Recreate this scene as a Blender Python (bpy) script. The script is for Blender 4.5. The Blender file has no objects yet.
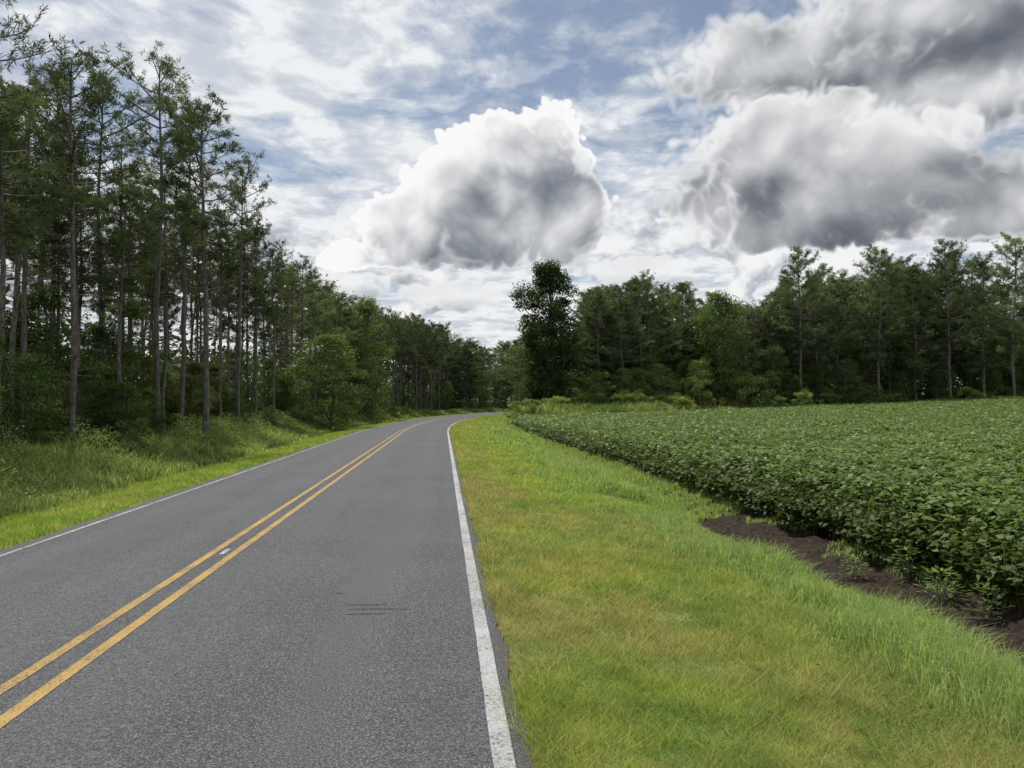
import bpy, math, numpy as np
from mathutils import Vector
rng = np.random.default_rng(11)
C = bpy.context.scene.collection
scene = bpy.context.scene
A = math.radians(5.13); F = 768.0; HY = 403.0; CH = 1.65
SA, CA = math.sin(A), math.cos(A)

def P(px, d):
    r = (px-512)/F*d
    return (SA*d + CA*r, CA*d - SA*r)
def proj(x, y, z):
    d = x*SA + y*CA; r = x*CA - y*SA
    return 512+F*r/d, HY-F*(z-CH)/d, d
R0, S0 = 320.0, 42.0
def ucoord(x, y):
    x = np.asarray(x, float); y = np.asarray(y, float)
    r = np.hypot(x-R0, y-S0); phi = np.arctan2(y-S0, R0-x)
    u = np.where(y < S0, x, R0-r)
    u = np.where((y >= S0) & ((phi > 0.95) | (x > 200)), np.where(x > 100, 150, -60), u)
    return np.where((y < S0) & (x > 150), 150, u)
def W(s, u):
    s = np.asarray(s, float); u = np.asarray(u, float)
    phi = np.maximum(s-S0, 0)/R0; r = R0-u
    return (np.where(s < S0, u, R0-r*np.cos(phi)), np.where(s < S0, s, S0+r*np.sin(phi)))
def yfar(x): return np.interp(x, [0, 5, 28, 72, 150], [60, 62, 80, 90, 96])

tab = rng.random((256, 256))
def vn(x, y, o=0):
    x = np.asarray(x, float)+o*17.3; y = np.asarray(y, float)+o*9.7
    xi = np.floor(x).astype(int); yi = np.floor(y).astype(int)
    fx = x-xi; fy = y-yi; fx = fx*fx*(3-2*fx); fy = fy*fy*(3-2*fy)
    a = tab[xi & 255, yi & 255]; b = tab[(xi+1) & 255, yi & 255]
    c = tab[xi & 255, (yi+1) & 255]; d = tab[(xi+1) & 255, (yi+1) & 255]
    return (a*(1-fx)+b*fx)*(1-fy)+(c*(1-fx)+d*fx)*fy
def fb(x, y, o=0): return 0.55*vn(x, y, o)+0.3*vn(x*2.1, y*2.1, o+1)+0.15*vn(x*4.3, y*4.3, o+2)
def sst(a, b, x):
    t = np.clip((x-a)/(b-a), 0, 1); return t*t*(3-2*t)
UK = [-60, -12, -9.8, -8, -6.6, -5.1, -4.9, 0.25, 0.5, 3.0, 3.9, 4.4, 5.15, 300]
ZK = [0.4, 0.1, -0.05, -0.40, -0.22, -0.012, -0.05, -0.05, -0.008, -0.14, -0.34, -0.38, -0.18, -0.2]
def gz(x, y):
    u = ucoord(x, y)
    z = np.interp(u, UK, ZK)
    z = z+1.7*np.clip((x-8)/64, 0, 1.5)**1.5*sst(5, 12, u)
    m = sst(0.8, 1.8, u)+sst(-5.3, -6.2, u)
    return z+m*(fb(x*0.9, y*0.9, 5)-0.5)*0.07+sst(4.0, 4.4, u)*sst(6.5, 5.5, u)*(fb(x*4, y*4, 3)-0.5)*0.18

# ---------------------------------------------------------------- nodes
class NT:
    def __init__(s, tree): s.t = tree; s.n = tree.nodes; s.l = tree.links; s.n.clear()
    def new(s, typ, **kw):
        n = s.n.new(typ)
        for k, v in kw.items(): setattr(n, k, v)
        return n
    def put(s, sock, v):
        if v is None: return
        if isinstance(v, bpy.types.NodeSocket): s.l.new(v, sock)
        else: sock.default_value = v
    def m(s, op, a, b=None, c=None, clamp=False):
        n = s.new('ShaderNodeMath', operation=op, use_clamp=clamp)
        for i, v in enumerate((a, b, c)): s.put(n.inputs[i], v)
        return n.outputs[0]
    def v(s, op, a, b=None, out=0):
        n = s.new('ShaderNodeVectorMath', operation=op)
        s.put(n.inputs[0], a); s.put(n.inputs[1], b)
        return n.outputs['Value'] if op in ('DOT_PRODUCT', 'LENGTH') else n.outputs[0]
    def mix(s, f, a, b, mode='MIX'):
        n = s.new('ShaderNodeMix', data_type='RGBA', blend_type=mode)
        s.put(n.inputs[0], f)
        for i, v in ((6, a), (7, b)):
            if isinstance(v, tuple) and len(v) == 3: v = v+(1,)
            s.put(n.inputs[i], v)
        return n.outputs[2]
    def noise(s, vec, scale, detail=4, rough=0.5, dist=0, out='Fac', dim='3D'):
        n = s.new('ShaderNodeTexNoise', noise_dimensions=dim)
        s.put(n.inputs['Vector'], vec); n.inputs['Scale'].default_value = scale
        n.inputs['Detail'].default_value = detail; n.inputs['Roughness'].default_value = rough
        n.inputs['Distortion'].default_value = dist
        return n.outputs[out]
    def ramp(s, x, a, b, lo=0.0, hi=1.0):
        n = s.new('ShaderNodeMapRange', interpolation_type='SMOOTHSTEP')
        s.put(n.inputs[0], x); s.put(n.inputs[1], a); s.put(n.inputs[2], b); s.put(n.inputs[3], lo); s.put(n.inputs[4], hi)
        return n.outputs[0]
def newmat(name):
    m = bpy.data.materials.new(name); m.use_nodes = True
    return m, NT(m.node_tree)
def finish(t, col, rough=0.8, bump=None, bstr=0.5, bdist=0.01, spec=0.3):
    b = t.new('ShaderNodeBsdfPrincipled'); o = t.new('ShaderNodeOutputMaterial')
    if isinstance(col, tuple) and len(col) == 3: col = col+(1,)
    t.put(b.inputs['Base Color'], col); t.put(b.inputs['Roughness'], rough)
    b.inputs['Specular IOR Level'].default_value = spec
    if bump is not None:
        bn = t.new('ShaderNodeBump'); bn.inputs['Strength'].default_value = bstr; bn.inputs['Distance'].default_value = bdist
        t.put(bn.inputs['Height'], bump); t.l.new(bn.outputs[0], b.inputs['Normal'])
    t.l.new(b.outputs[0], o.inputs[0]); return b, o
def leafmat(name, rough=0.6, spec=0.0, trans=0.3, rnd=0.3, gain=1.0, tc_=(1.25, 1.28, .8)):
    m, t = newmat(name)
    at = t.new('ShaderNodeAttribute', attribute_name='Col')
    oi = t.new('ShaderNodeObjectInfo')
    k = t.m('MULTIPLY_ADD', oi.outputs['Random'], rnd*2*gain, (1-rnd)*gain)
    sc = t.new('ShaderNodeVectorMath', operation='SCALE'); t.l.new(at.outputs['Color'], sc.inputs[0]); t.l.new(k, sc.inputs['Scale'])
    if spec > 0:
        b, o = finish(t, sc.outputs[0], rough, spec=spec)
    else:
        b = t.new('ShaderNodeBsdfDiffuse'); o = t.new('ShaderNodeOutputMaterial'); t.l.new(sc.outputs[0], b.inputs[0])
    tr = t.new('ShaderNodeBsdfTranslucent')
    tc = t.v('MULTIPLY', sc.outputs[0], tc_); t.l.new(tc, tr.inputs[0])
    mx = t.new('ShaderNodeMixShader'); mx.inputs[0].default_value = trans
    t.l.new(b.outputs[0], mx.inputs[1]); t.l.new(tr.outputs[0], mx.inputs[2]); t.l.new(mx.outputs[0], o.inputs[0])
    return m
M_leaf = leafmat('broadleaf_foliage', trans=.34, gain=1.95)
M_pine = leafmat('pine_needles', trans=0.3, gain=2.15)
M_soy = leafmat('soybean_leaves', rough=0.52, spec=0.24, trans=0.32, rnd=0, gain=1.75)
M_grass = leafmat('grass_blades', trans=0.42, rnd=0, gain=2.1, tc_=(1.35, 1.42, .8))
def barkmat(name, c1, c2):
    m, t = newmat(name); tc = t.new('ShaderNodeTexCoord')
    v = t.v('MULTIPLY', tc.outputs['Object'], (6, 6, 1.5))
    n = t.noise(v, 2.5, 4, 0.65)
    finish(t, t.mix(t.ramp(n, 0.35, 0.65), c1, c2), 0.9, n, 0.8, 0.03); return m
M_bark = barkmat('pine_bark', (0.080, 0.070, 0.062), (0.20, 0.175, 0.15))
M_bark2 = barkmat('grey_bark', (0.09, 0.08, 0.07), (0.20, 0.18, 0.15))

# ---------------------------------------------------------------- mesh helper
def npmesh(name, V, Fc, mat, col=None, smooth=False):
    V = np.ascontiguousarray(V, dtype=np.float32); Fc = np.ascontiguousarray(Fc, dtype=np.int32)
    me = bpy.data.meshes.new(name); k = Fc.shape[1]
    me.vertices.add(len(V)); me.vertices.foreach_set('co', V.ravel())
    me.loops.add(Fc.size); me.loops.foreach_set('vertex_index', Fc.ravel())
    me.polygons.add(len(Fc)); me.polygons.foreach_set('loop_start', np.arange(len(Fc), dtype=np.int32)*k)
    if smooth: me.polygons.foreach_set('use_smooth', np.ones(len(Fc), dtype=bool))
    me.update(calc_edges=True)
    if col is not None:
        a = me.color_attributes.new('Col', 'FLOAT_COLOR', 'POINT')
        cc = np.ones((len(V), 4), np.float32); cc[:, :3] = col; a.data.foreach_set('color', cc.ravel())
    me.materials.append(mat); return me
def obj(name, me, parent=None, **pr):
    o = bpy.data.objects.new(name, me); C.objects.link(o)
    if parent is not None: o.parent = parent
    for k, v in pr.items(): o[k] = v
    return o
def grid(nx, ny):
    i = np.arange(nx*ny).reshape(ny, nx)
    return np.stack([i[:-1, :-1].ravel(), i[:-1, 1:].ravel(), i[1:, 1:].ravel(), i[1:, :-1].ravel()], 1)
def rep(col, k): return np.repeat(col, k, axis=0)
def unit(v): return v/np.maximum(np.linalg.norm(v, axis=-1, keepdims=True), 1e-9)
def leafquads(c, d, s, lift=None):
    n = len(c); m = c+0.45*d
    if lift is not None: m = m+lift
    V = np.stack([c, m+s, c+d, m-s], 1).reshape(-1, 3)
    return V, np.arange(4*n).reshape(n, 4)
class TB:
    def __init__(s): s.V = []; s.F = []; s.n = 0
    def tube(s, pts, rad, k=6):
        pts = np.asarray(pts, float); m = len(pts)
        t = unit(np.gradient(pts, axis=0)); ref = np.array([0.3, 0.9, 0.1]) if abs(t[0][2]) > 0.7 else np.array([0, 0, 1.0])
        a = unit(np.cross(t, ref)); b = np.cross(t, a)
        th = np.arange(k)*2*math.pi/k
        V = pts[:, None]+(a[:, None]*np.cos(th)[None, :, None]+b[:, None]*np.sin(th)[None, :, None])*np.asarray(rad)[:, None, None]
        i = np.arange(m*k).reshape(m, k)+s.n; j = np.roll(i, -1, 1)
        s.F.append(np.stack([i[:-1].ravel(), j[:-1].ravel(), j[1:].ravel(), i[1:].ravel()], 1))
        s.V.append(V.reshape(-1, 3)); s.n += m*k
    def mesh(s, name, mat): return npmesh(name, np.concatenate(s.V), np.concatenate(s.F), mat, smooth=True)

# ---------------------------------------------------------------- tree prototypes
def make_pine(seed, H=14.0, cb=0.5, spread=0.17, nl=40, dead=False, col=(0.044, 0.058, 0.027), dens=1.0, qs=(0.35, 0.7, 1.0)):
    r = np.random.default_rng(seed); tb = TB()
    zz = np.linspace(-0.3, H, 12); wob = np.cumsum(r.normal(0, 0.05, (12, 2)), 0); wob -= wob[0]
    tp = np.column_stack([wob, zz])
    tb.tube(tp, np.interp(zz, [-0.3, 0.4, H*0.5, H], [0.14, 0.105, 0.078, 0.02]), 8)
    cen = lambda z: np.array([np.interp(z, zz, tp[:, 0]), np.interp(z, zz, tp[:, 1]), z])
    for i in range(24):
        z = r.uniform(0.2*H, (cb+0.08)*H); az = r.uniform(0, 6.28); L = r.uniform(0.3, 1.5)
        p0 = cen(z); e = p0+np.array([math.cos(az)*L, math.sin(az)*L, r.uniform(-0.25, 0.3)*L])
        tb.tube([p0, (p0+e)/2+[0, 0, .04], e], [0.02, 0.014, 0.006], 3)
    tc = []; td = []; tcol = []
    az = r.uniform(0, 6.28)
    side = r.uniform(0, 6.28); ph = r.uniform(0, 6.28)
    for i in range(nl):
        t = (i+r.uniform(0, 1))/nl; z = H*(cb+(1-cb)*0.97*t); az += 2.4+r.normal(0, 0.5)
        prof = np.interp(t, [0, .2, .5, .8, 1], [.55, .95, 1.0, .76, .28])
        if t < 0.25: prof *= r.uniform(0.4, 1.0)
        L = spread*H*prof*r.uniform(0.5, 1.2)*(1+0.28*math.cos(az-side))*(1+.2*math.sin(9*t+ph+az))
        el = math.radians(2+54*t*t+r.normal(0, 9))
        dr = np.array([math.cos(az)*math.cos(el), math.sin(az)*math.cos(el), math.sin(el)])
        p0 = cen(z); ts = np.linspace(0, 1, 5)
        pts = p0+dr*L*ts[:, None]+np.array([0, 0, 1])*(L*0.24*(ts**2.2)-L*0.10*ts)[:, None]+r.normal(0, 0.035*L, (5, 3))*ts[:, None]
        tb.tube(pts, np.interp(ts, [0, 1], [0.016+0.011*L, 0.008]), 4)
        cb_ = r.uniform(0.6, 1.4)
        for j in range(int((4+2.4*L)*dens)):
            tt = r.uniform(0.35, 1.0)
            b = np.array([np.interp(tt, ts, pts[:, q]) for q in range(3)])
            sg = 1 if r.random() < 0.5 else -1
            pr = np.array([-math.sin(az), math.cos(az), 0])*sg
            d2 = unit(dr*r.uniform(0.3, 1)+pr*r.uniform(0.3, 1.1)+np.array([0, 0, r.uniform(0.0, 0.6)]))
            l2 = (0.24*L+0.2)*r.uniform(0.5, 1.25)
            e = b+d2*l2
            tb.tube([b, (b+e)/2, e], [0.011, 0.008, 0.004], 3)
            for q in ([1.0] if dead else qs):
                if dead and r.random() < 0.55: continue
                tc.append(b+d2*l2*q+r.normal(0, 0.08, 3)); td.append(d2); tcol.append(cb_*r.uniform(0.7, 1.3))
    tc = np.array(tc); td = np.array(td); tcol = np.array(tcol)
    k = 8 if dead else 13
    c = rep(tc, k)+r.normal(0, .03, (len(tc)*k, 3)); d = unit(rep(td, k)*0.6+unit(r.normal(0, 1, (len(c), 3)))*0.95+np.array([0, 0, 0.15]))
    ln = r.uniform(0.12, 0.24, len(c))[:, None]
    s = unit(np.cross(d, r.normal(0, 1, (len(c), 3))))*0.014
    V, Fc = leafquads(c, d*ln, s)
    base = np.array((0.070, 0.050, 0.034) if dead else col)
    colr = base*rep(tcol, k)[:, None]*r.uniform(0.75, 1.3, len(c))[:, None]
    return tb.mesh('pine_trunk_mesh', M_bark), npmesh('pine_crown_mesh', V, Fc, M_pine, rep(colr, 4)), H

def make_broad(seed, H=10.0, Wd=5.0, base=0.12, ncl=120, nlf=100, leaf=0.17, col=(0.057, 0.085, 0.028), clump=0.075, stems=1, peak=0.45, gaps=0.0, tw=(.66, .16), lumps=1.0):
    r = np.random.default_rng(seed); tb = TB()
    cl = []
    ph = r.uniform(0, 6.28, 4)
    while len(cl) < ncl:
        t = r.uniform(0.0, 1.0)
        w = (np.interp(t, [0, 0.12, peak, 0.8, 1.0], [0.45, 0.8, 1.0, tw[0], tw[1]]))
        az = r.uniform(0, 6.28)
        lump = 1+lumps*(0.22*math.sin(2*az+ph[0]+5*t)+0.16*math.sin(3*az+ph[1]-9*t)+0.12*math.sin(14*t+ph[2]))
        rr = Wd/2*w*lump*math.sqrt(r.uniform(0.12, 1.0))
        if gaps and math.sin(3*az+11*t+ph[3]) > 1-gaps: continue
        cl.append((rr*math.cos(az), rr*math.sin(az), H*(base+(0.97-base)*t)))
    cl = np.array(cl)
    for sidx in range(stems):
        off = r.normal(0, 0.06*Wd, 2) if stems > 1 else np.zeros(2)
        zz = np.linspace(-0.05*H-0.1, H*0.9, 9); wob = np.cumsum(r.normal(0, 0.012*H, (9, 2)), 0); wob -= wob[0]
        tp = np.column_stack([wob+off, zz])
        r0 = 0.014*H/math.sqrt(stems)
        tb.tube(tp, np.interp(zz, [0, 0.05*H, H*0.9], [r0*1.3, r0, 0.1*r0]), 7)
        for q in range(0, len(cl), 3 if stems == 1 else 6):
            e = cl[q]; z0 = max(0.06*H, e[2]-0.16*H-0.35*np.hypot(e[0], e[1]))
            p0 = np.array([np.interp(z0, zz, tp[:, 0]), np.interp(z0, zz, tp[:, 1]), z0])
            mid = (p0+e)/2+np.array([0, 0, 0.02*H])+r.normal(0, 0.012*H, 3)
            tb.tube([p0, mid, e], [0.35*r0, 0.22*r0, 0.06*r0], 4)
    cs = clump*H*r.uniform(0.6, 1.35, ncl); cbri = r.uniform(0.55, 1.45, ncl)
    c = rep(cl, nlf)+unit(r.normal(0, 1, (ncl*nlf, 3)))*(rep(cs, nlf)*r.uniform(0.15, 1, ncl*nlf)**0.5)[:, None]*np.array([1.15, 1.15, 0.72])
    n = len(c); a = r.uniform(0, 6.28, n); ta = r.normal(-0.35, 0.55, n)
    d = np.stack([np.cos(a)*np.cos(ta), np.sin(a)*np.cos(ta), np.sin(ta)], 1)
    s = unit(np.stack([-np.sin(a), np.cos(a), r.normal(0, 0.5, n)], 1))
    L = leaf*r.uniform(0.65, 1.3, n)[:, None]
    V, Fc = leafquads(c, d*L, s*L*0.33)
    hue = r.normal(0, 0.12, (n, 1))*np.array([[1, 0.2, 0.1]])
    colr = np.array(col)*(rep(cbri, nlf)*r.uniform(0.7, 1.35, n))[:, None]*(1+hue)
    return tb.mesh('broadleaf_trunk_mesh', M_bark2), npmesh('broadleaf_crown_mesh', V, Fc, M_leaf, rep(np.clip(colr, 0, 1), 4)), H

pines_tall = [make_pine(s, 14, cb, sp, nl, dens=1.12) for s, cb, sp, nl in ((1, .56, .14, 34), (2, .61, .13, 30), (3, .54, .15, 35), (4, .64, .135, 27), (5, .59, .12, 31))]
pines_full = [make_pine(s, 14, cb, sp, nl, col=(0.066, 0.085, 0.042), dens=1.3, qs=(.3, .6, .85, 1.0)) for s, cb, sp, nl in ((11, .22, .15, 58), (12, .28, .165, 52), (13, .34, .15, 50), (14, .18, .14, 62))]
pine_dead = make_pine(21, 14, .5, .10, 26, dead=True)
broads = [make_broad(31, 10, 5.2, .1), make_broad(32, 10, 4.4, .08, gaps=.25), make_broad(33, 10, 6.0, .15, col=(0.050, .072, .025)), make_broad(34, 10, 5.0, .05, col=(0.070, .094, .032), gaps=.15)]
broad_light = make_broad(41, 10, 6.5, .04, ncl=150, col=(0.088, 0.118, 0.040))
broad_big = make_broad(47, 16, 7.0, .08, ncl=280, nlf=115, leaf=.26, col=(0.032, 0.050, 0.018), clump=.052, gaps=.08, peak=.45, tw=(.74, .2), lumps=.9)
shrubs = [make_broad(51, 3, 3.4, .02, 60, 100, .11, (0.085, 0.113, 0.036), .11, stems=4, lumps=1.5), make_broad(52, 3, 2.6, .02, 50, 100, .11, (0.065, 0.093, 0.030), .11, stems=3, gaps=.35, tw=(.8, .5), lumps=1.8), make_broad(53, 3, 4.4, .02, 70, 100, .12, (0.12, 0.148, 0.045), .1, stems=4, gaps=.25, lumps=1.8)]

used = []
def tree(kind, proto, x, y, H, label, cat, group=None, w=None):
    tm, cm, H0 = proto; k = H/H0
    if w is None: w = k**0.8*rng.uniform(0.85, 1.15)
    e = bpy.data.objects.new(kind, None); C.objects.link(e)
    e.location = (x, y, float(gz(x, y))-0.02); e.rotation_euler = (rng.normal(0, .015), rng.normal(0, .015), rng.uniform(0, 6.28)); e.scale = (w, w, k)
    e['label'] = label; e['category'] = cat
    if group: e['group'] = group
    e.empty_display_size = 0.3
    obj('trunk' if kind != 'shrub' else 'stem', tm, e); obj('crown' if kind != 'shrub' else 'foliage', cm, e)
    used.append((x, y)); return e
def at(kind, proto, px, d, top, label, cat, group=None, w=None):
    x, y = P(px, d); H = (HY-top)/F*d+CH-float(gz(x, y))
    return tree(kind, proto, x, y, H, label, cat, group, w)

pt, pf = pines_tall, pines_full
at('pine_tree', pt[2], -40, 17, -50, 'nearest pine, at the far left edge, its branches reaching the top left corner', 'pine tree', w=.85)
at('pine_tree', pt[0], 22, 25, 92, 'pine with a dark crown just inside the left edge of the photo', 'pine tree', w=1.0)
at('pine_tree', pt[4], 46, 31, 78, 'pine standing just left of the tall pine nearest the ditch grass', 'pine tree')
at('pine_tree', pt[1], 76, 22.5, 62, 'tall bare-trunked pine by the tall grass, second big trunk from the left', 'pine tree')
at('pine_tree', pt[3], 100, 34, 90, 'pine crown filling the gap between the second big trunk and the dead brown pine', 'pine tree')
at('pine_tree', pine_dead, 121, 35, 135, 'thin dead pine with sparse rusty brown needles among the left pines', 'pine tree')
at('pine_tree', pt[3], 156, 31, 56, 'tallest pine of the left forest, with an open crown against the cloud', 'pine tree')
at('pine_tree', pt[4], 182, 37, 108, 'slim pine squeezed between the tallest pine and the wide-crowned pine', 'pine tree')
at('pine_tree', pt[0], 206, 30, 106, 'wide-crowned pine at the front of the left forest, limbs reaching out to the right', 'pine tree', w=1.2)
at('pine_tree', pt[1], 238, 40, 168, 'pine just right of the wide-crowned pine, a step lower', 'pine tree')
at('pine_tree', pt[2], 252, 50, 222, 'first of the lower pines where the left treeline drops towards the bend', 'pine tree')
at('pine_tree', pt[4], 274, 48, 248, 'narrow pine above the round pale green tree, left of its middle', 'pine tree')
at('pine_tree', pt[0], 300, 56, 262, 'pine rising directly behind the round pale green tree', 'pine tree')
at('pine_tree', pine_dead, 286, 52, 300, 'small bare grey-brown dead pine behind the round pale green tree', 'pine tree')
at('broadleaf_tree', broad_light, 329, 52, 332, 'round pale green broadleaf tree low on the left side of the road', 'tree', w=.85)
at('broadleaf_tree', broads[3], 366, 74, 296, 'taller bright green broadleaf tree standing out of the left treeline before the bend', 'tree', w=1.0)
at('broadleaf_tree', broad_big, 549, 84, 260, 'large dark broadleaf tree standing alone at the end of the field beside the bend', 'tree', w=1.0)
for px, d, top, pr, lb in ((603, 95, 288, pf[0], 'first pine right of the large dark broadleaf tree'), (641, 91, 277, pf[1], 'full-crowned pine above the middle of the pale weed patch'),
        (682, 98, 284, pf[3], 'narrow pine left of the gap in the right treeline'), (801, 96, 251, pf[2], 'tall pine that stands above its neighbours, right of the gap in the right treeline'),
        (838, 100, 276, pf[0], 'lower pine directly right of the tall one beyond the field'), (880, 98, 249, pf[1], 'wide pine with a rounded top midway along the right treeline'),
        (916, 101, 268, pf[3], 'pine between the rounded wide pine and the pointed one'), (951, 99, 243, pf[2], 'pointed tall pine, third from the right edge of the photo'),
        (984, 102, 258, pf[0], 'pine second from the right edge of the photo, lower than both neighbours'), (1014, 98, 238, pf[1], 'rightmost tall pine, cut by the right edge of the photo')):
    at('pine_tree', pr, px, d, top, lb, 'pine tree', w=1.6)
at('broadleaf_tree', broads[0], 722, 92, 290, 'light green broadleaf tree in front of the pines behind the field', 'tree')
at('pine_tree', pine_dead, 757, 97, 300, 'leafless grey snag showing in the gap of the right treeline', 'pine tree')

for px, d, top, k, lb in ((529, 66, 399, 2, 'low pale green bush at the left corner of the field beside the road'), (578, 76, 388, 1, 'dark green bush under the large broadleaf tree'),
        (594, 78, 372, 1, 'upright vine-covered stump right of the large broadleaf tree'), (690, 84, 377, 2, 'bright yellow-green bush behind the field edge'),
        (655, 84, 392, 0, 'small green bush left of the bright yellow-green bush'), (512, 84, 402, 0, 'small bush at the inside of the bend'),
        (748, 88, 372, 0, 'green bush at the foot of the snag behind the field'), (558, 70, 396, 2, 'low spreading bush in front of the large dark tree')):
    at('shrub', shrubs[k], px, d, top, lb, 'bush', w=(1.0 if px == 529 else None))

def free(x, y, md):
    if not used: return True
    a = np.array(used); return np.min(np.hypot(a[:, 0]-x, a[:, 1]-y)) > md
EL = ([-300, 0, 60, 100, 160, 210, 250, 270, 300, 340, 400, 440, 480, 520, 600], [0, 95, 110, 165, 150, 165, 228, 256, 268, 298, 312, 330, 345, 345, 343])
ER = ([480, 500, 520, 545, 580, 600, 640, 680, 720, 745, 770, 800, 840, 880, 920, 950, 980, 1024, 1400], [347, 338, 325, 312, 300, 292, 282, 286, 298, 308, 298, 266, 272, 254, 266, 250, 257, 243, 238])
def fill_left(n, smin, smax, umin, umax, kind, protos, hmin, hmax, md, label, cat, group, lo=0, envpad=(0, 45), wk=None):
    c = 0
    for _ in range(n*14):
        if c >= n: break
        s = smin*(smax/smin)**rng.random(); u = -rng.uniform(umin, umax); x, y = map(float, W(s, u))
        px, _, d = proj(x, y, 0)
        if px < -110 or not free(x, y, md): continue
        H = rng.uniform(hmin, hmax); top = np.interp(px, *EL)+rng.uniform(*envpad)
        H = min(H, (HY-top)/F*d+CH)
        if H < lo: continue
        tree(kind, protos[rng.integers(len(protos))], x, y, H, label, cat, group, None if wk is None else wk*rng.uniform(.85, 1.15)); c += 1
fill_left(48, 17, 62, 11.0, 25, 'pine_tree', pt, 10.5, 15.5, 1.2, 'slender dark pine crowded among the nearer left pines', 'pine tree', 'nearer pines of the left forest', 7, (0, 80), .84)
fill_left(74, 60, 150, 9.8, 18, 'pine_tree', pt+pf[2:3], 13, 18, 1.4, 'pine in the far part of the left treeline towards the bend', 'pine tree', 'far pines of the left treeline', 7, (-4, 16), 1.1)
fill_left(36, 130, 250, 10, 24, 'pine_tree', pf, 13, 19, 1.8, 'dense pine closing the view where the road bends away', 'pine tree', 'pines at the end of the visible road', 7, (-5, 5), 1.6)
fill_left(12, 30, 110, 22, 34, 'pine_tree', pt, 11.5, 15, 1.8, 'pine deep inside the left forest behind the front rows', 'pine tree', 'pines deep in the left forest', 8, wk=.8)
fill_left(36, 15, 65, 10.3, 17, 'broadleaf_tree', broads, 2.2, 6.2, .9, 'small dark broadleaf tree under the nearer left pines', 'tree', 'understory trees below the nearer left pines', 1.8, (60, 260))
fill_left(46, 65, 245, 10.2, 16, 'broadleaf_tree', broads, 4, 8, 1.2, 'broadleaf tree at the foot of the far left treeline', 'tree', 'understory trees of the far left treeline', 2, (25, 65))
fill_left(9, 20, 120, 9.4, 11, 'shrub', shrubs[1:2], .8, 1.8, 1.5, 'leafy bush at the edge of the left forest behind the tall grass', 'bush', 'bushes along the left forest edge', .5, (80, 250), .45)

def fill_right(n, o0, o1, kind, protos, hmin, hmax, md, label, cat, group, pad=(0, 25), xr=(8, 100), wk=None):
    c = 0
    for _ in range(n*12):
        if c >= n: break
        x = rng.uniform(*xr); y = float(yfar(x))+rng.uniform(o0, o1); u = float(ucoord(x, y))
        if u < 5.6 or not free(x, y, md): continue
        px, _, d = proj(x, y, 0)
        if px < 600 and abs(px-549) < 42 and d < 90 and kind != 'shrub': continue
        H = rng.uniform(hmin, hmax); top = np.interp(px, *ER)+rng.uniform(*pad)
        if kind == 'broadleaf_tree' and px < 625: top = max(top, 345+rng.uniform(0, 25))
        H = min(H, (HY-top)/F*d+CH-float(gz(x, y)))
        if H < .8: continue
        tree(kind, protos[rng.integers(len(protos))], x, y, H, label, cat, group, None if wk is None else wk*rng.uniform(.85, 1.15)); c += 1
fill_right(90, 10, 26, 'pine_tree', pf, 16, 22, 1.7, 'pine in the crowded treeline behind the soybean field', 'pine tree', 'pines behind the soybean field', (-4, 18), wk=1.5)
fill_right(22, 26, 45, 'pine_tree', pt, 16, 20, 2.2, 'pine standing back behind the front row of the right treeline', 'pine tree', 'back pines of the right treeline', (5, 20), wk=1.4)
fill_right(50, 7, 14, 'broadleaf_tree', broads+[broad_light], 5, 12, 1.6, 'broadleaf tree at the foot of the right treeline', 'tree', 'understory trees behind the soybean field', (25, 105))
fill_right(26, 2.5, 7, 'shrub', shrubs, 1.5, 3.2, 1.4, 'small bush in front of the right treeline', 'bush', 'bushes between the field and the right treeline', (90, 135))
fill_right(18, 1.0, 12, 'shrub', shrubs, 1.6, 3.2, 1.1, 'bright green bush in the lumpy band at the far field corner', 'bush', 'bushes at the far field corner', (88, 125), (6, 28))

# ---------------------------------------------------------------- ground
xs = np.concatenate([-np.geomspace(1500, 15, 26), np.arange(-14, 3.6, .22), np.arange(3.6, 6.2, .09), np.arange(6.3, 30, .25), np.geomspace(30.5, 1500, 40)])
ys = np.concatenate([np.linspace(-200, -12, 8), np.arange(-10, 3, .3), np.arange(3, 16, .1), np.arange(16, 150, .7), np.geomspace(151, 2500, 40)])
X, Y = np.meshgrid(xs, ys); Z = gz(X, Y)
mg, t = newmat('ground_surface')
tc = t.new('ShaderNodeTexCoord').outputs['Object']
at_u = t.new('ShaderNodeAttribute', attribute_name='u_road').outputs['Fac']
n1 = t.noise(tc, 1.3, 5, .6); n2 = t.noise(tc, 14, 5, .7)
uu = t.m('ADD', at_u, t.m('MULTIPLY_ADD', n1, 1.2, -.6))
gcol = t.mix(t.ramp(n1, .35, .65), (0.13, 0.20, 0.045), (0.22, 0.23, 0.07))
gcol = t.mix(t.ramp(n2, .5, .75), gcol, (0.14, 0.11, 0.06))
dirt = t.mix(t.ramp(n2, .3, .7), (0.020, 0.015, 0.012), (0.070, 0.052, 0.040))
c = t.mix(t.ramp(uu, 4.0, 4.4), gcol, dirt)
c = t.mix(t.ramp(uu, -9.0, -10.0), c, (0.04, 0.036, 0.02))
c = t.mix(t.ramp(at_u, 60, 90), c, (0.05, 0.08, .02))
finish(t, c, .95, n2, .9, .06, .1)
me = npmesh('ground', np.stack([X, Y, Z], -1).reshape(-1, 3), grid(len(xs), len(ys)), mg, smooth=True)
a = me.attributes.new('u_road', 'FLOAT', 'POINT'); a.data.foreach_set('value', ucoord(X, Y).ravel().astype(np.float32))
obj('ground', me, kind='structure', label='grassy verges, ditch and dark field soil either side of the road', category='ground')

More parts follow.
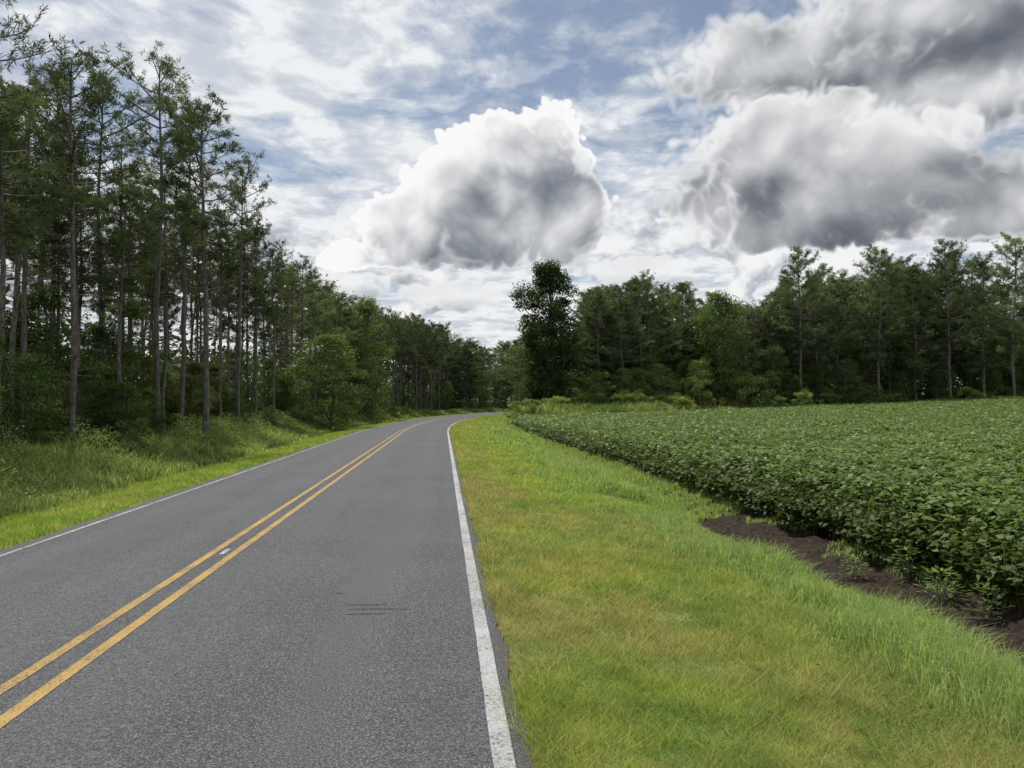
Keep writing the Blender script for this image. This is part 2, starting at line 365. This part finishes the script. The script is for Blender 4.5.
# ---------------------------------------------------------------- road
ss = np.concatenate([np.arange(-10, 25, .06), np.arange(25, 60, .4), np.arange(60, 262, 1.5)])
def zr(u): return 0.022*(1-((u+2.3)/2.75)**2)
def strip(name, ul, ur, ncol, mat, dz=0.0, parent=None, rag=None, ssx=ss, **pr):
    S = ssx[:, None]; f = np.linspace(0, 1, ncol)[None]
    L = np.full(len(ssx), float(ul)); R_ = np.full(len(ssx), float(ur))
    if rag: L = L-rag[0]*(fb(ssx*.9, ssx*0+3, 8)-.4)-rag[0]*.3*(vn(ssx*5, ssx*0, 4)-.5); R_ = R_+rag[1]*(fb(ssx*.8, ssx*0+7, 9)-.4)+rag[1]*.4*(fb(ssx*6, ssx*0, 6)-.5)
    U = L[:, None]*(1-f)+R_[:, None]*f
    x, y = W(np.broadcast_to(S, U.shape), U); V = np.stack([x, y, zr(U)+dz], -1).reshape(-1, 3)
    me = npmesh(name, V, grid(ncol, len(ssx)), mat, smooth=True)
    a = me.attributes.new('u_road', 'FLOAT', 'POINT'); a.data.foreach_set('value', U.ravel().astype(np.float32))
    return obj(name, me, parent, **pr)
def asphalt_nodes(t):
    tc = t.new('ShaderNodeTexCoord').outputs['Object']
    u = t.new('ShaderNodeAttribute', attribute_name='u_road').outputs['Fac']
    sp = t.noise(tc, 70, 3, .8); sp2 = t.noise(tc, 140, 2, .6); lo = t.noise(tc, .5, 5, .6)
    st = t.noise(t.v('MULTIPLY', tc, (3.0, .12, 1)), 1.2, 4, .55)
    base = t.mix(t.ramp(lo, .3, .7), (0.050, 0.053, 0.060), (0.071, 0.075, 0.082))
    base = t.mix(t.m('MULTIPLY', t.ramp(st, .45, .7), .5), base, (0.040, .043, .048))
    w = None
    for c0 in (-.55, -1.85, -3.0, -4.2):
        d = t.m('ABSOLUTE', t.m('SUBTRACT', u, c0)); g = t.ramp(d, .45, .1)
        w = g if w is None else t.m('MAXIMUM', w, g)
    base = t.mix(t.m('MULTIPLY', w, .32), base, (0.092, .095, .10))
    base = t.mix(t.ramp(sp, .52, .65), base, (0.18, .183, .188))
    base = t.mix(t.ramp(sp, .48, .36), base, (0.016, .016, .019))
    base = t.mix(t.m('MULTIPLY', t.ramp(sp2, .61, .71), .85), base, (0.40, .39, .38))
    base = t.mix(t.m('MULTIPLY', t.ramp(u, .33, .42), .5), base, (0.05, .045, .04))
    return tc, sp, base
ma, t = newmat('asphalt'); tc, sp, base = asphalt_nodes(t)
finish(t, base, .8, sp, .8, .007, .35)
road = strip('road', -4.93, .385, 26, ma, 0, None, (.1, .12), kind='structure', label='two-lane grey asphalt road bending right in the distance', category='road')
def paint(name, c1, wear):
    m, t = newmat(name); tc, sp, base = asphalt_nodes(t)
    n = t.noise(tc, 45, 5, .8); n2 = t.noise(tc, 2.2, 4, .6)
    w = t.ramp(t.m('ADD', n, t.m('MULTIPLY', n2, .35)), wear, wear+.16)
    c = t.mix(t.ramp(n2, .3, .7), c1, tuple(v*.78 for v in c1))
    c = t.mix(t.ramp(sp, .46, .36), c, tuple(v*.4 for v in c1))
    finish(t, t.mix(w, c, base), .7, sp, .7, .006, .3); return m
mw = paint('worn_white_paint', (.45, .45, .45), .68); mw2 = paint('faded_white_paint', (.42, .42, .42), .66); my = paint('worn_yellow_paint', (.46, .29, .085), .67)
strip('edge_line', .235, .33, 3, mw, .004, road, (.010, .010), label='worn white edge line on the right')
strip('edge_line', -4.765, -4.705, 3, mw2, .004, road, label='faded thin white edge line on the left')
strip('centre_line', -2.285, -2.20, 3, my, .004, road, (.008, .008), label='right yellow centre line')
strip('centre_line', -2.53, -2.45, 3, my, .004, road, (.008, .008), label='left yellow centre line')
strip('pale_mark', -2.40, -2.345, 3, mw, .004, road, ssx=np.linspace(8.55, 8.85, 6), label='small pale mark between the yellow lines')
ms, t = newmat('scuffed_asphalt'); tc, sp, base = asphalt_nodes(t)
finish(t, t.mix(t.ramp(t.noise(tc, 30, 4, .7), .4, .6, 0, .28), base, (.02, .02, .022)), .85, sp, .7, .008, .2)
Vq = []; Fq = []
rs = np.random.default_rng(3)
for i, (u0, s0, wd_, hd) in enumerate(((-.62, 6.35, .17, .022), (-.55, 6.22, .20, .02), (-.60, 6.08, .16, .02), (-.30, 6.2, .06, .012), (-.9, 6.75, .05, .02))):
    n_ = 24; f = np.linspace(-1, 1, n_); th = hd*(1-.8*np.abs(f)**3)*rs.uniform(.3, 1.4, n_); mid = s0+rs.normal(0, .007, n_)
    U = u0+wd_*f; a_ = np.stack([U, mid-th, zr(U)+.002], 1); b_ = np.stack([U, mid+th, zr(U)+.002], 1)
    o_ = sum(len(v) for v in Vq); Vq.append(np.concatenate([a_, b_])); j = np.arange(n_-1)+o_; Fq.append(np.stack([j, j+1, j+1+n_, j+n_], 1))
obj('scuff_mark', npmesh('scuff_mark', np.concatenate(Vq), np.concatenate(Fq), ms), road, label='faint dark scuffs in the right lane')

# ---------------------------------------------------------------- grass
def blades(x, y, h, w, lean, col, seg=1):
    n = len(x); b = np.stack([x, y, gz(x, y)-.01], 1)
    a = rng.uniform(0, 6.28, n); s = np.stack([np.cos(a), np.sin(a), 0*a], 1)*(w/2)[:, None]
    a2 = rng.uniform(0, 6.28, n); l = np.stack([np.cos(a2), np.sin(a2), 0*a2], 1)*(h*lean)[:, None]
    up = np.array([0, 0, 1.0])*h[:, None]
    if seg == 1:
        V = np.stack([b-s, b+s, b+up+l], 1).reshape(-1, 3); return V, np.arange(3*n).reshape(n, 3), rep(col, 3)
    m = b+up*.62+l*.3; tip = b+up*np.clip(1-lean*.35, .4, 1)[:, None]+l
    V = np.stack([b-s, b+s, m-s*.8, m+s*.8, tip], 1).reshape(-1, 3); i = np.arange(n)[:, None]*5
    Fc = np.concatenate([i+[0, 1, 3], i+[0, 3, 2], i+[2, 3, 4]]); return V, Fc, rep(col, 5)
def sample(bands, ulo, uhi, bmin=-36, bmax=44):
    xo = []; yo = []
    for r0, r1, dn in bands:
        s0 = max(r0*.4, 1); n = int(dn*(uhi-ulo)*(r1-s0)); s = rng.uniform(s0, r1, n); u = rng.uniform(ulo, uhi, n)
        x, y = W(s, u); r = np.hypot(x, y); bg = np.degrees(np.arctan2(x, y))
        k = (r >= r0) & (r < r1) & (bg > bmin) & (bg < bmax); xo.append(x[k]); yo.append(y[k])
    return np.concatenate(xo), np.concatenate(yo)
def grasscol(x, y, u, right=True):
    n = len(x); f = fb(x*1.1, y*1.1, 21); g = fb(x*.35, y*.35, 23); h_ = fb(x*5, y*5, 25)
    green = np.array([.104, .160, .037]); yel = np.array([.182, .214, .050]); br = np.array([.20, .162, .085])
    k = sst(.3, .70, f+.35*(h_-.5)+rng.normal(0, .14, n))[:, None]
    c = green*(1-k)+yel*k
    if right: kb = sst(.54, .84, g+.35*(h_-.5)+.19*sst(2.4, .6, u)*sst(3, 8, y)+rng.normal(0, .12, n))*.75
    else: kb = sst(.6, .8, g+rng.normal(0, .09, n))*.3
    kb = np.maximum(kb, (rng.random(n) < .10)*.8)[:, None]
    return (c*(1-kb)+br*kb)*(rng.uniform(.5, 1.4, n)*(.7+.6*h_))[:, None]
def wd(r, w0): return np.maximum(w0, r*.0011)
x, y = sample([(1.5, 5, 11000), (5, 9, 5500), (9, 16, 2200), (16, 30, 900), (30, 60, 350), (60, 130, 120)], .31, 4.5)
u = ucoord(x, y); r = np.hypot(x, y)
k = (u > .375+.26*(fb(y*2.5, y*0, 31)-.5)) & ((u < 3.95) | (y > 13) | (fb(x*1.1, y*1.1, 33) > .52+.5*(u-4.15)))
x, y, u, r = x[k], y[k], u[k], r[k]
h = (.02+.075*fb(x*3, y*3, 35)**1.3)*rng.uniform(.5, 1.6, len(x))*(1+1.0*(rng.random(len(x)) < .06))
V, Fc, cc = blades(x, y, h, wd(r, .0036), rng.uniform(.3, 1.8, len(x)), grasscol(x, y, u))
obj('verge_grass', npmesh('verge_grass', V, Fc, M_grass, cc), kind='stuff', label='short yellow-green mown grass between the road and the field ditch', category='grass')
n = 80000; s = rng.uniform(2.5, 14, n); u = rng.uniform(.5, 4.0, n); x, y = W(s, u); k = fb(x*1.3, y*1.3, 37) > .54; x, y = x[k], y[k]; n = len(x)
z = gz(x, y)+rng.uniform(.02, .055, n); a_ = rng.uniform(0, 6.28, n); d = np.stack([np.cos(a_), np.sin(a_), rng.normal(0, .3, n)], 1)*rng.uniform(.008, .02, n)[:, None]
s_ = np.stack([-np.sin(a_), np.cos(a_), rng.normal(0, .3, n)], 1)*.006
V, Fc = leafquads(np.stack([x, y, z], 1), d, s_)
obj('clover', npmesh('clover', V, Fc, M_grass, rep(np.array([.075, .13, .035])*rng.uniform(.7, 1.3, n)[:, None], 4)), kind='stuff', label='small-leaved clover growing through the mown verge', category='clover')
n = 90; s = rng.uniform(2.8, 12, n); u = rng.uniform(.5, 4.0, n); x, y = W(s, u); z = gz(x, y)+rng.uniform(.05, .085, n); a_ = rng.uniform(0, 6.28, n)
d = np.stack([np.cos(a_), np.sin(a_), rng.normal(0, .3, n)], 1)*rng.uniform(.02, .05, n)[:, None]; s_ = np.stack([-np.sin(a_), np.cos(a_), rng.normal(0, .4, n)], 1)*.010
V, Fc = leafquads(np.stack([x, y, z], 1), d, s_)
obj('dry_leaf_litter', npmesh('dry_leaf_litter', V, Fc, M_leaf, rep(np.array([.12, .09, .06])*rng.uniform(.5, 1.6, n)[:, None], 4)), kind='stuff', label='scattered dry brown leaves lying in the mown verge', category='leaves')
x, y = sample([(3, 8, 2200), (8, 16, 1700), (16, 30, 750), (30, 75, 240)], 2.2, 5.35)
u = ucoord(x, y); r = np.hypot(x, y)
dens = sst(2.3, 3.5, u+1.8*(fb(x*.7, y*.5, 41)-.5))*np.where((u > 4.06+.4*(vn(y*.9, y*0, 47)-.5)) & (y < 13+3*(vn(y*.5, y*0, 46)-.5)), (fb(x*.9, y*.9, 44) > .62)*.5, 1)
k = rng.random(len(x)) < dens; x, y, u, r = x[k], y[k], u[k], r[k]
h = (.08+.30*sst(.35, .72, fb(x*.7, y*.7, 43))*sst(2.6, 3.5, u)*sst(4.4, 3.9, u)+.12*sst(14, 18, y))*rng.uniform(.5, 1.4, len(x))
col = grasscol(x, y, u)*.35+np.array([.152, .200, .082])*.65*rng.uniform(.6, 1.4, len(x))[:, None]
V, Fc, cc = blades(x, y, h, wd(r, .005), rng.uniform(.2, 1.1, len(x)), col, 2)
obj('ditch_grass', npmesh('ditch_grass', V, Fc, M_grass, cc), kind='stuff', label='longer tufty grass along the ditch beside the soybean field', category='grass')
x, y = sample([(4, 12, 2500), (12, 25, 1000), (25, 60, 350), (60, 170, 90)], -7.3, -4.88, -48, 30)
u = ucoord(x, y); r = np.hypot(x, y)
h = (.05+.06*fb(x*2, y*2, 52))*rng.uniform(.6, 1.5, len(x))
V, Fc, cc = blades(x, y, h, wd(r, .006), rng.uniform(.3, 1.3, len(x)), grasscol(x, y, u, False), 1)
obj('verge_grass', npmesh('verge_grass', V, Fc, M_grass, cc), kind='stuff', label='bright green mown grass strip along the left edge of the road', category='grass')
x, y = sample([(6, 16, 900), (16, 30, 520), (30, 60, 230), (60, 170, 70)], -10.8, -6.6, -50, 30)
u = ucoord(x, y); r = np.hypot(x, y)
k = rng.random(len(x)) < sst(-6.95, -7.7, u+1.0*(fb(x*.6, y*.5, 61)-.5)); x, y, u, r = x[k], y[k], u[k], r[k]
h = (.25+.80*fb(x*.5, y*.5, 63)*sst(-6.8, -9.2, u))*rng.uniform(.4, 1.35, len(x))
f = (sst(.36, .60, fb(x*.3, y*.3, 65)+rng.normal(0, .12, len(x)))*sst(6, 20, y))[:, None]
col = (np.array([.072, .100, .038])*(1-f)+np.array([.155, .178, .068])*f)*(rng.uniform(.5, 1.4, len(x))*(.6+.8*fb(x*1.5, y*1.5, 66)))[:, None]
V, Fc, cc = blades(x, y, h, wd(r, .009)*1.05, rng.uniform(.15, .9, len(x)), col, 2)
obj('tall_grass', npmesh('tall_grass', V, Fc, M_grass, cc), kind='stuff', label='tall wild grass and weeds between the left verge and the forest', category='grass')
n = 120000; s = rng.uniform(10, 100, n); u = rng.uniform(-11.2, -7.6, n); x, y = W(s, u); k = fb(x*.7, y*.7, 67) > .45; x, y, u = x[k], y[k], u[k]; n = len(x)
z = gz(x, y)+(.2+1.4*fb(x*.9, y*.9, 68)*sst(-7.4, -9.8, u))*rng.random(n)**.6; r = np.hypot(x, y)
a_ = rng.uniform(0, 6.28, n); ta = rng.normal(.2, .5, n); d = np.stack([np.cos(a_)*np.cos(ta), np.sin(a_)*np.cos(ta), np.sin(ta)], 1); L_ = np.maximum(.06, r*.002)[:, None]*rng.uniform(.7, 1.4, n)[:, None]
V, Fc = leafquads(np.stack([x, y, z], 1), d*L_*1.3, np.stack([-np.sin(a_), np.cos(a_), rng.normal(0, .4, n)], 1)*L_*.3)
obj('roadside_weeds', npmesh('roadside_weeds', V, Fc, M_leaf, rep(np.array([.088, .115, .042])*(rng.uniform(.6, 1.5, n)*(.6+.8*fb(x*.8, y*.8, 69)))[:, None], 4)), kind='stuff', label='leafy weeds mixed into the tall grass at the left forest edge', category='weeds')
n = 80000; x = 4+91*rng.random(n)**1.4; y = yfar(x)+rng.uniform(-1, 13, n)
u = ucoord(x, y); k = (u > 4.0) & (y > yfar(x)+.1); x, y = x[k], y[k]; u = u[k]
h = (.6+(.6+1.0*sst(45, 15, x))*fb(x*.3, y*.3, 71))*rng.uniform(.5, 1.3, len(x))*sst(3.6, 6.5, u); f = (sst(.3, .55, fb(x*.2, y*.2, 73))*sst(70, 35, x))[:, None]
col = (np.array([.075, .105, .038])*(1-f)+np.array([.150, .176, .070])*f)*rng.uniform(.6, 1.4, len(x))[:, None]
V, Fc, cc = blades(x, y, h, np.full(len(x), .10), rng.uniform(.15, .5, len(x)), col, 2)
obj('weeds', npmesh('weeds', V, Fc, M_grass, cc), kind='stuff', label='pale yellow-green weeds between the field and the right treeline', category='weeds')

# ---------------------------------------------------------------- soybean crop
Vs = []; Fs = []; Cs = []; nv = 0
for r0, r1, dn, sz in ((5, 9, 2700, .092), (9, 14, 2300, .098), (14, 22, 1250, .112), (22, 35, 580, .138), (35, 60, 260, .18), (60, 140, 95, .27)):
    xm = min(r1, 95); n = int(dn*(xm-4.6)*(min(r1, 96)-0))
    x = rng.uniform(4.6, xm, n); y = rng.uniform(0, min(r1, 96), n)
    u = ucoord(x, y); r = np.hypot(x, y); bg = np.degrees(np.arctan2(x, y))
    edge = 5.0+.42*(fb(y*.9, y*0, 81)-.5)
    k = (r >= r0) & (r < r1) & (u > edge) & (y < yfar(x)) & (bg < 48)
    x, y, u, r, edge = x[k], y[k], u[k], r[k], edge[k]; n = len(x)
    e = u-edge
    hh = (.82+.06*np.cos(2*math.pi*(u-5.4)/.76)+.12*(fb(x*1.6, y*1.6, 83)-.5)+.07*(vn(x*4, y*4, 84)-.5))*(.55+.45*sst(-.1, .45, e))
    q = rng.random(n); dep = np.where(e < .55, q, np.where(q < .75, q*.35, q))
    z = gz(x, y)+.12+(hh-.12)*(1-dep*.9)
    a_ = rng.uniform(0, 6.28, n); ta = rng.normal(-.15, .38, n)
    d = np.stack([np.cos(a_)*np.cos(ta), np.sin(a_)*np.cos(ta), np.sin(ta)], 1)
    s = unit(np.stack([-np.sin(a_), np.cos(a_), rng.normal(0, .36, n)], 1))
    L = sz*rng.uniform(.7, 1.25, n)[:, None]
    V, Fc = leafquads(np.stack([x, y, z], 1), d*L, s*L*.35, np.array([0, 0, .1])*L)
    f = fb(x*.5, y*.5, 85); row = .84+.16*np.cos(2*math.pi*(u-5.4)/.76)
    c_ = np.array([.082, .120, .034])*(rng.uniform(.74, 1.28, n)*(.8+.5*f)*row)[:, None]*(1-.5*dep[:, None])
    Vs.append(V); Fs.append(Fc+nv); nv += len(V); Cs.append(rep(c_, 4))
n = 2600; y = rng.uniform(3, 45, n); u = 5.06+rng.uniform(0, .5, n)+.42*(fb(y*.9, y*0, 81)-.5); x, y = W(y, u); z = gz(x, y)
tx = x+rng.normal(0, .06, n); ty = y+rng.normal(0, .06, n)
V = np.stack([np.stack([x-.004, y, z], 1), np.stack([x+.004, y, z], 1), np.stack([tx+.003, ty, z+.6], 1), np.stack([tx-.003, ty, z+.6], 1)], 1).reshape(-1, 3)
Vs.append(V); Fs.append(np.arange(4*n).reshape(n, 4)+nv); Cs.append(np.tile([.08, .08, .035], (4*n, 1)))
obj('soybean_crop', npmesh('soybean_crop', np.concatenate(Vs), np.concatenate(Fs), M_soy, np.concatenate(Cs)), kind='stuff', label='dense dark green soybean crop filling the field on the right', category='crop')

def mass(name, x, y, Hm, sz, col, label, pw=1.2):
    n = len(x); z = gz(x, y)+Hm*rng.random(n)**pw
    a_ = rng.uniform(0, 6.28, n); ta = rng.normal(-.3, .6, n)
    d = np.stack([np.cos(a_)*np.cos(ta), np.sin(a_)*np.cos(ta), np.sin(ta)], 1); s = unit(np.stack([-np.sin(a_), np.cos(a_), rng.normal(0, .6, n)], 1))
    L = sz*rng.uniform(.5, 1.3, n)[:, None]; V, Fc = leafquads(np.stack([x, y, z], 1), d*L, s*L*.36)
    c_ = np.array(col)*rng.uniform(.5, 1.5, n)[:, None]
    obj(name, npmesh(name, V, Fc, M_leaf, rep(c_, 4)), kind='stuff', label=label, category='forest')
s = rng.uniform(5, 255, 140000); u = -rng.uniform(15, 48, len(s)); x, y = W(s, u)
mass('forest_undergrowth', x, y, (3.6+4.6*fb(x*.15, y*.15, 91))*(1+1.0*sst(70, 150, s)), .45, (.034, .048, .020), 'dark undergrowth deep inside the left forest')
x = rng.uniform(7, 135, 110000); y = yfar(x)+rng.uniform(14, 46, len(x)); k = ucoord(x, y) > 9; x, y = x[k], y[k]
mass('forest_undergrowth', x, y, (9+6*fb(x*.12, y*.12, 93))*(.8+.2*sst(18, 30, x)), .6, (.044, .060, .028), 'dark foliage filling the wood behind the right treeline', 1.4)

rw = np.random.default_rng(5)
nb = 110; hh = rw.uniform(.05, .32, nb); aa = rw.uniform(0, 6.28, nb); rr = rw.uniform(0, .14, nb)
c0 = np.stack([np.cos(aa)*rr, np.sin(aa)*rr, hh], 1); d0 = np.stack([np.cos(aa), np.sin(aa), rw.uniform(-.2, .6, nb)], 1)*.06; s0 = np.stack([-np.sin(aa), np.cos(aa), 0*aa], 1)*.012
V, Fc = leafquads(c0, d0, s0)
wm = npmesh('weed_foliage', V, Fc, M_leaf, rep(np.array([.09, .14, .042])*rw.uniform(.7, 1.3, nb)[:, None], 4))
tb = TB()
for i in range(5):
    a_ = i*1.3; tb.tube([[0, 0, -.03], [math.cos(a_)*.03, math.sin(a_)*.03, .15], [math.cos(a_)*.08, math.sin(a_)*.08, .3]], [.004, .003, .002], 4)
sm = tb.mesh('weed_stem', M_bark2)
for px, py, lb in ((853, 583, 'small light green weed in the bare soil, left of the pair under the soybeans'), (905, 592, 'light green weed at the foot of the soybeans, right one of the pair'), (938, 612, 'weed at the grass edge below the pair in the bare soil'), (742, 522, 'small pale weed where the bare soil strip begins'), (985, 628, 'weed nearest the right edge of the photo in the bare soil')):
    d = F*(CH+.38)/(py-HY); x, y = P(px, d)
    e = bpy.data.objects.new('weed_plant', None); C.objects.link(e); e.location = (x, y, float(gz(x, y))); e.rotation_euler = (0, 0, rw.uniform(0, 6)); q = rw.uniform(.7, 1.2); e.scale = (q*1.2, q*1.2, q)
    e['label'] = lb; e['category'] = 'weed'; obj('stem', sm, e); obj('foliage', wm, e)

# ---------------------------------------------------------------- sky
SAZ, SEL = math.radians(-25), math.radians(60)
w = bpy.data.worlds.new('World'); scene.world = w; w.use_nodes = True
t = NT(w.node_tree)
sky = t.new('ShaderNodeTexSky', sky_type='NISHITA'); sky.sun_disc = False; sky.sun_elevation = SEL; sky.sun_rotation = SAZ % (2*math.pi)
dirv = t.new('ShaderNodeTexCoord').outputs['Generated']
sp = t.new('ShaderNodeSeparateXYZ'); t.l.new(dirv, sp.inputs[0]); sx, sy, sz = sp.outputs
az = t.m('ARCTAN2', sx, sy); el = t.m('ARCSINE', sz)
cb = t.new('ShaderNodeCombineXYZ'); t.l.new(az, cb.inputs[0]); t.l.new(el, cb.inputs[1]); ae = cb.outputs[0]
def azel(px, py):
    x = px-512; a = A+math.atan2(x, F); e = math.atan2(HY-py, math.hypot(x, F)); return a, e
def blobs(v, L):
    out = None
    for px, py, rx, ry in L:
        a_, e_ = azel(px, py); q = math.cos(math.atan2(px-512, F))**2
        d = t.v('MULTIPLY', t.v('SUBTRACT', v, (a_, e_, 0)), (F/rx/q, F/ry/math.sqrt(q), 0))
        b = t.m('SUBTRACT', 1.0, t.v('DOT_PRODUCT', d, d))
        out = b if out is None else t.m('SMOOTH_MAX', out, b, .3)
    return t.m('MAXIMUM', out, -1.6)
BA = [(495, 212, 104, 52), (532, 158, 54, 46), (466, 170, 42, 38), (566, 214, 40, 46), (408, 230, 50, 38), (352, 262, 34, 22)]
BC = [(335, 284, 60, 16), (450, 296, 60, 14), (630, 268, 50, 14)]
BB1 = [(835, 203, 155, 48), (775, 148, 88, 50), (880, 160, 100, 44), (1020, 212, 100, 40)]
BB2 = [(930, 80, 200, 54), (785, 60, 115, 42), (1000, -5, 240, 64), (1250, 110, 200, 120)]
wn = t.noise(ae, 5, 1, .5, out='Color', dim='2D')
v2 = t.v('ADD', ae, t.v('MULTIPLY', t.v('SUBTRACT', wn, (.5, .5, .5)), (.05, .05, 0)))
n0 = None
for sc, am in ((10, 1.3), (24, 1.05), (54, .75)):
    n = t.noise(v2, sc, 0, .5, dim='2D')
    b = t.m('MULTIPLY', t.m('SUBTRACT', t.m('ABSOLUTE', t.m('MULTIPLY_ADD', n, 2.0, -1.0)), .2), am)
    n0 = b if n0 is None else t.m('ADD', n0, b)
nf = t.m('SUBTRACT', t.noise(ae, 16, 6, .62, dim='2D'), .5)
n0 = t.m('ADD', n0, t.m('MULTIPLY', nf, 1.0))
s0 = t.noise(v2, 10, 2, .45, dim='2D'); s1 = t.noise(t.v('ADD', v2, (-.012, .026, 0)), 10, 2, .45, dim='2D')
ds = t.m('SUBTRACT', s0, s1); lows = t.m('SUBTRACT', t.noise(ae, 5, 3, .5, dim='2D'), .5)
def cloud(L, under, dark, bright, soft, kn, off, kb, kd, kp, thick, bias, base, rim, amax=1.0, kf=.10, flat=None):
    b0 = blobs(ae, L); b1 = blobs(t.v('ADD', ae, off), L)
    D0 = t.m('ADD', t.m('ADD', b0, bias), t.m('MULTIPLY', n0, kn))
    if flat:
        e0, e1 = azel(flat[2], flat[0])[1], azel(flat[2], flat[1])[1]
        D0 = t.m('SUBTRACT', D0, t.ramp(t.m('ADD', el, t.m('MULTIPLY', nf, .03)), e0, e1, 0, 1.6))
    al = t.ramp(D0, .0, soft, 0, amax)
    lit = t.m('ADD', t.m('MULTIPLY', t.m('SUBTRACT', b0, b1), kb), t.m('MULTIPLY', ds, kd))
    lit = t.m('ADD', lit, t.m('MULTIPLY', lows, kp))
    lit = t.m('ADD', lit, t.m('MULTIPLY', n0, kf))
    th = t.ramp(D0, thick[0], thick[1], base+rim, base)
    L_ = t.ramp(t.m('ADD', lit, th), -.55, 1.1)
    return t.mix(al, under, t.mix(L_, dark, bright))
K = 10.0
def kc(c): return tuple(v*K for v in c)
zz = t.m('ADD', t.m('MAXIMUM', sz, 0.0), .12)
pc = t.new('ShaderNodeCombineXYZ'); t.l.new(t.m('DIVIDE', sx, zz), pc.inputs[0]); t.l.new(t.m('DIVIDE', sy, zz), pc.inputs[1])
pv = pc.outputs[0]
h1 = t.noise(pv, 1.9, 9, .62, .3, dim='2D'); h2 = t.noise(t.v('ADD', pv, (5.1, 2.7, 0)), .8, 2, .5, dim='2D')
hv = t.m('ADD', t.m('MULTIPLY', h1, .8), t.m('MULTIPLY', h2, .3))
hv = t.m('ADD', hv, t.ramp(el, .34, .04, 0, .12))
skyc = t.v('MULTIPLY', sky.outputs[0], (0.78, .79, .80))
mo = t.noise(pv, 6.5, 5, .58, .2, dim='2D')
hc = t.mix(t.ramp(mo, .32, .62), kc((.60, .64, .70)), kc((.86, .88, .90)))
c = t.mix(t.m('ADD', t.ramp(hv, .42, .62, .10, .95), t.m('MULTIPLY', t.ramp(mo, .48, .66), .22), clamp=True), skyc, hc)
lv = t.v('MULTIPLY', ae, (1.0, 1.6, 1))
b0 = t.noise(lv, 10, 5, .55, .15, dim='2D'); b1 = t.noise(t.v('ADD', lv, (-.008, .035, 0)), 10, 5, .55, .15, dim='2D')
lm = t.m('MULTIPLY', t.ramp(b0, .44, .51), t.ramp(el, .31, .18))
lc = t.mix(t.ramp(t.m('SUBTRACT', b0, b1), -.16, .12), kc((.38, .41, .47)), kc((.90, .905, .91)))
c = t.mix(lm, c, lc)
c = cloud(BB2, c, kc((.11, .125, .155)), kc((.84, .85, .86)), .8, .85, (-.02, .05, 0), .34, 1.4, .8, (.0, 1.3), .38, -.02, .80, .97, .14)
c = cloud(BB1, c, kc((.11, .125, .155)), kc((.86, .865, .87)), .6, .70, (-.02, .05, 0), .42, 1.4, .7, (.0, 1.1), .34, -.10, .85, .97, .14, (238, 264, 850))
c = cloud(BC, c, kc((.30, .33, .38)), kc((.88, .885, .89)), .6, .9, (-.02, .03, 0), .3, 1.5, .8, (.0, 1.0), .0, .10, .6, .85, .2)
c = cloud(BA, c, kc((.14, .165, .21)), kc((.95, .95, .95)), .12, .66, (-.02, .04, 0), .44, 1.4, .6, (.05, .75), .16, .10, .72, 1.0, .22, (266, 286, 512))
bg = t.new('ShaderNodeBackground'); bg.inputs[1].default_value = .1; t.l.new(c, bg.inputs[0])
o = t.new('ShaderNodeOutputWorld'); t.l.new(bg.outputs[0], o.inputs[0])
try: w.cycles.sampling_method = 'NONE'
except Exception as ex: print('sampling', ex)

L = bpy.data.lights.new('sun', 'SUN'); L.energy = 3.8; L.angle = math.radians(.6); L.color = (1, .95, .87)
so = bpy.data.objects.new('sun', L); C.objects.link(so)
S = Vector((math.sin(SAZ)*math.cos(SEL), math.cos(SAZ)*math.cos(SEL), math.sin(SEL)))
so.rotation_euler = S.to_track_quat('Z', 'Y').to_euler(); so.location = (0, 0, 50)

cam = bpy.data.cameras.new('camera'); co = bpy.data.objects.new('camera', cam); C.objects.link(co)
cam.sensor_width = 36; cam.lens = 36*F/1024; cam.clip_start = .05; cam.clip_end = 6000
co.location = (0, 0, CH); co.rotation_euler = (math.radians(90+1.42), 0, -A)
scene.camera = co
scene.view_settings.view_transform = 'Standard'; scene.view_settings.look = 'None'; scene.view_settings.exposure = 0
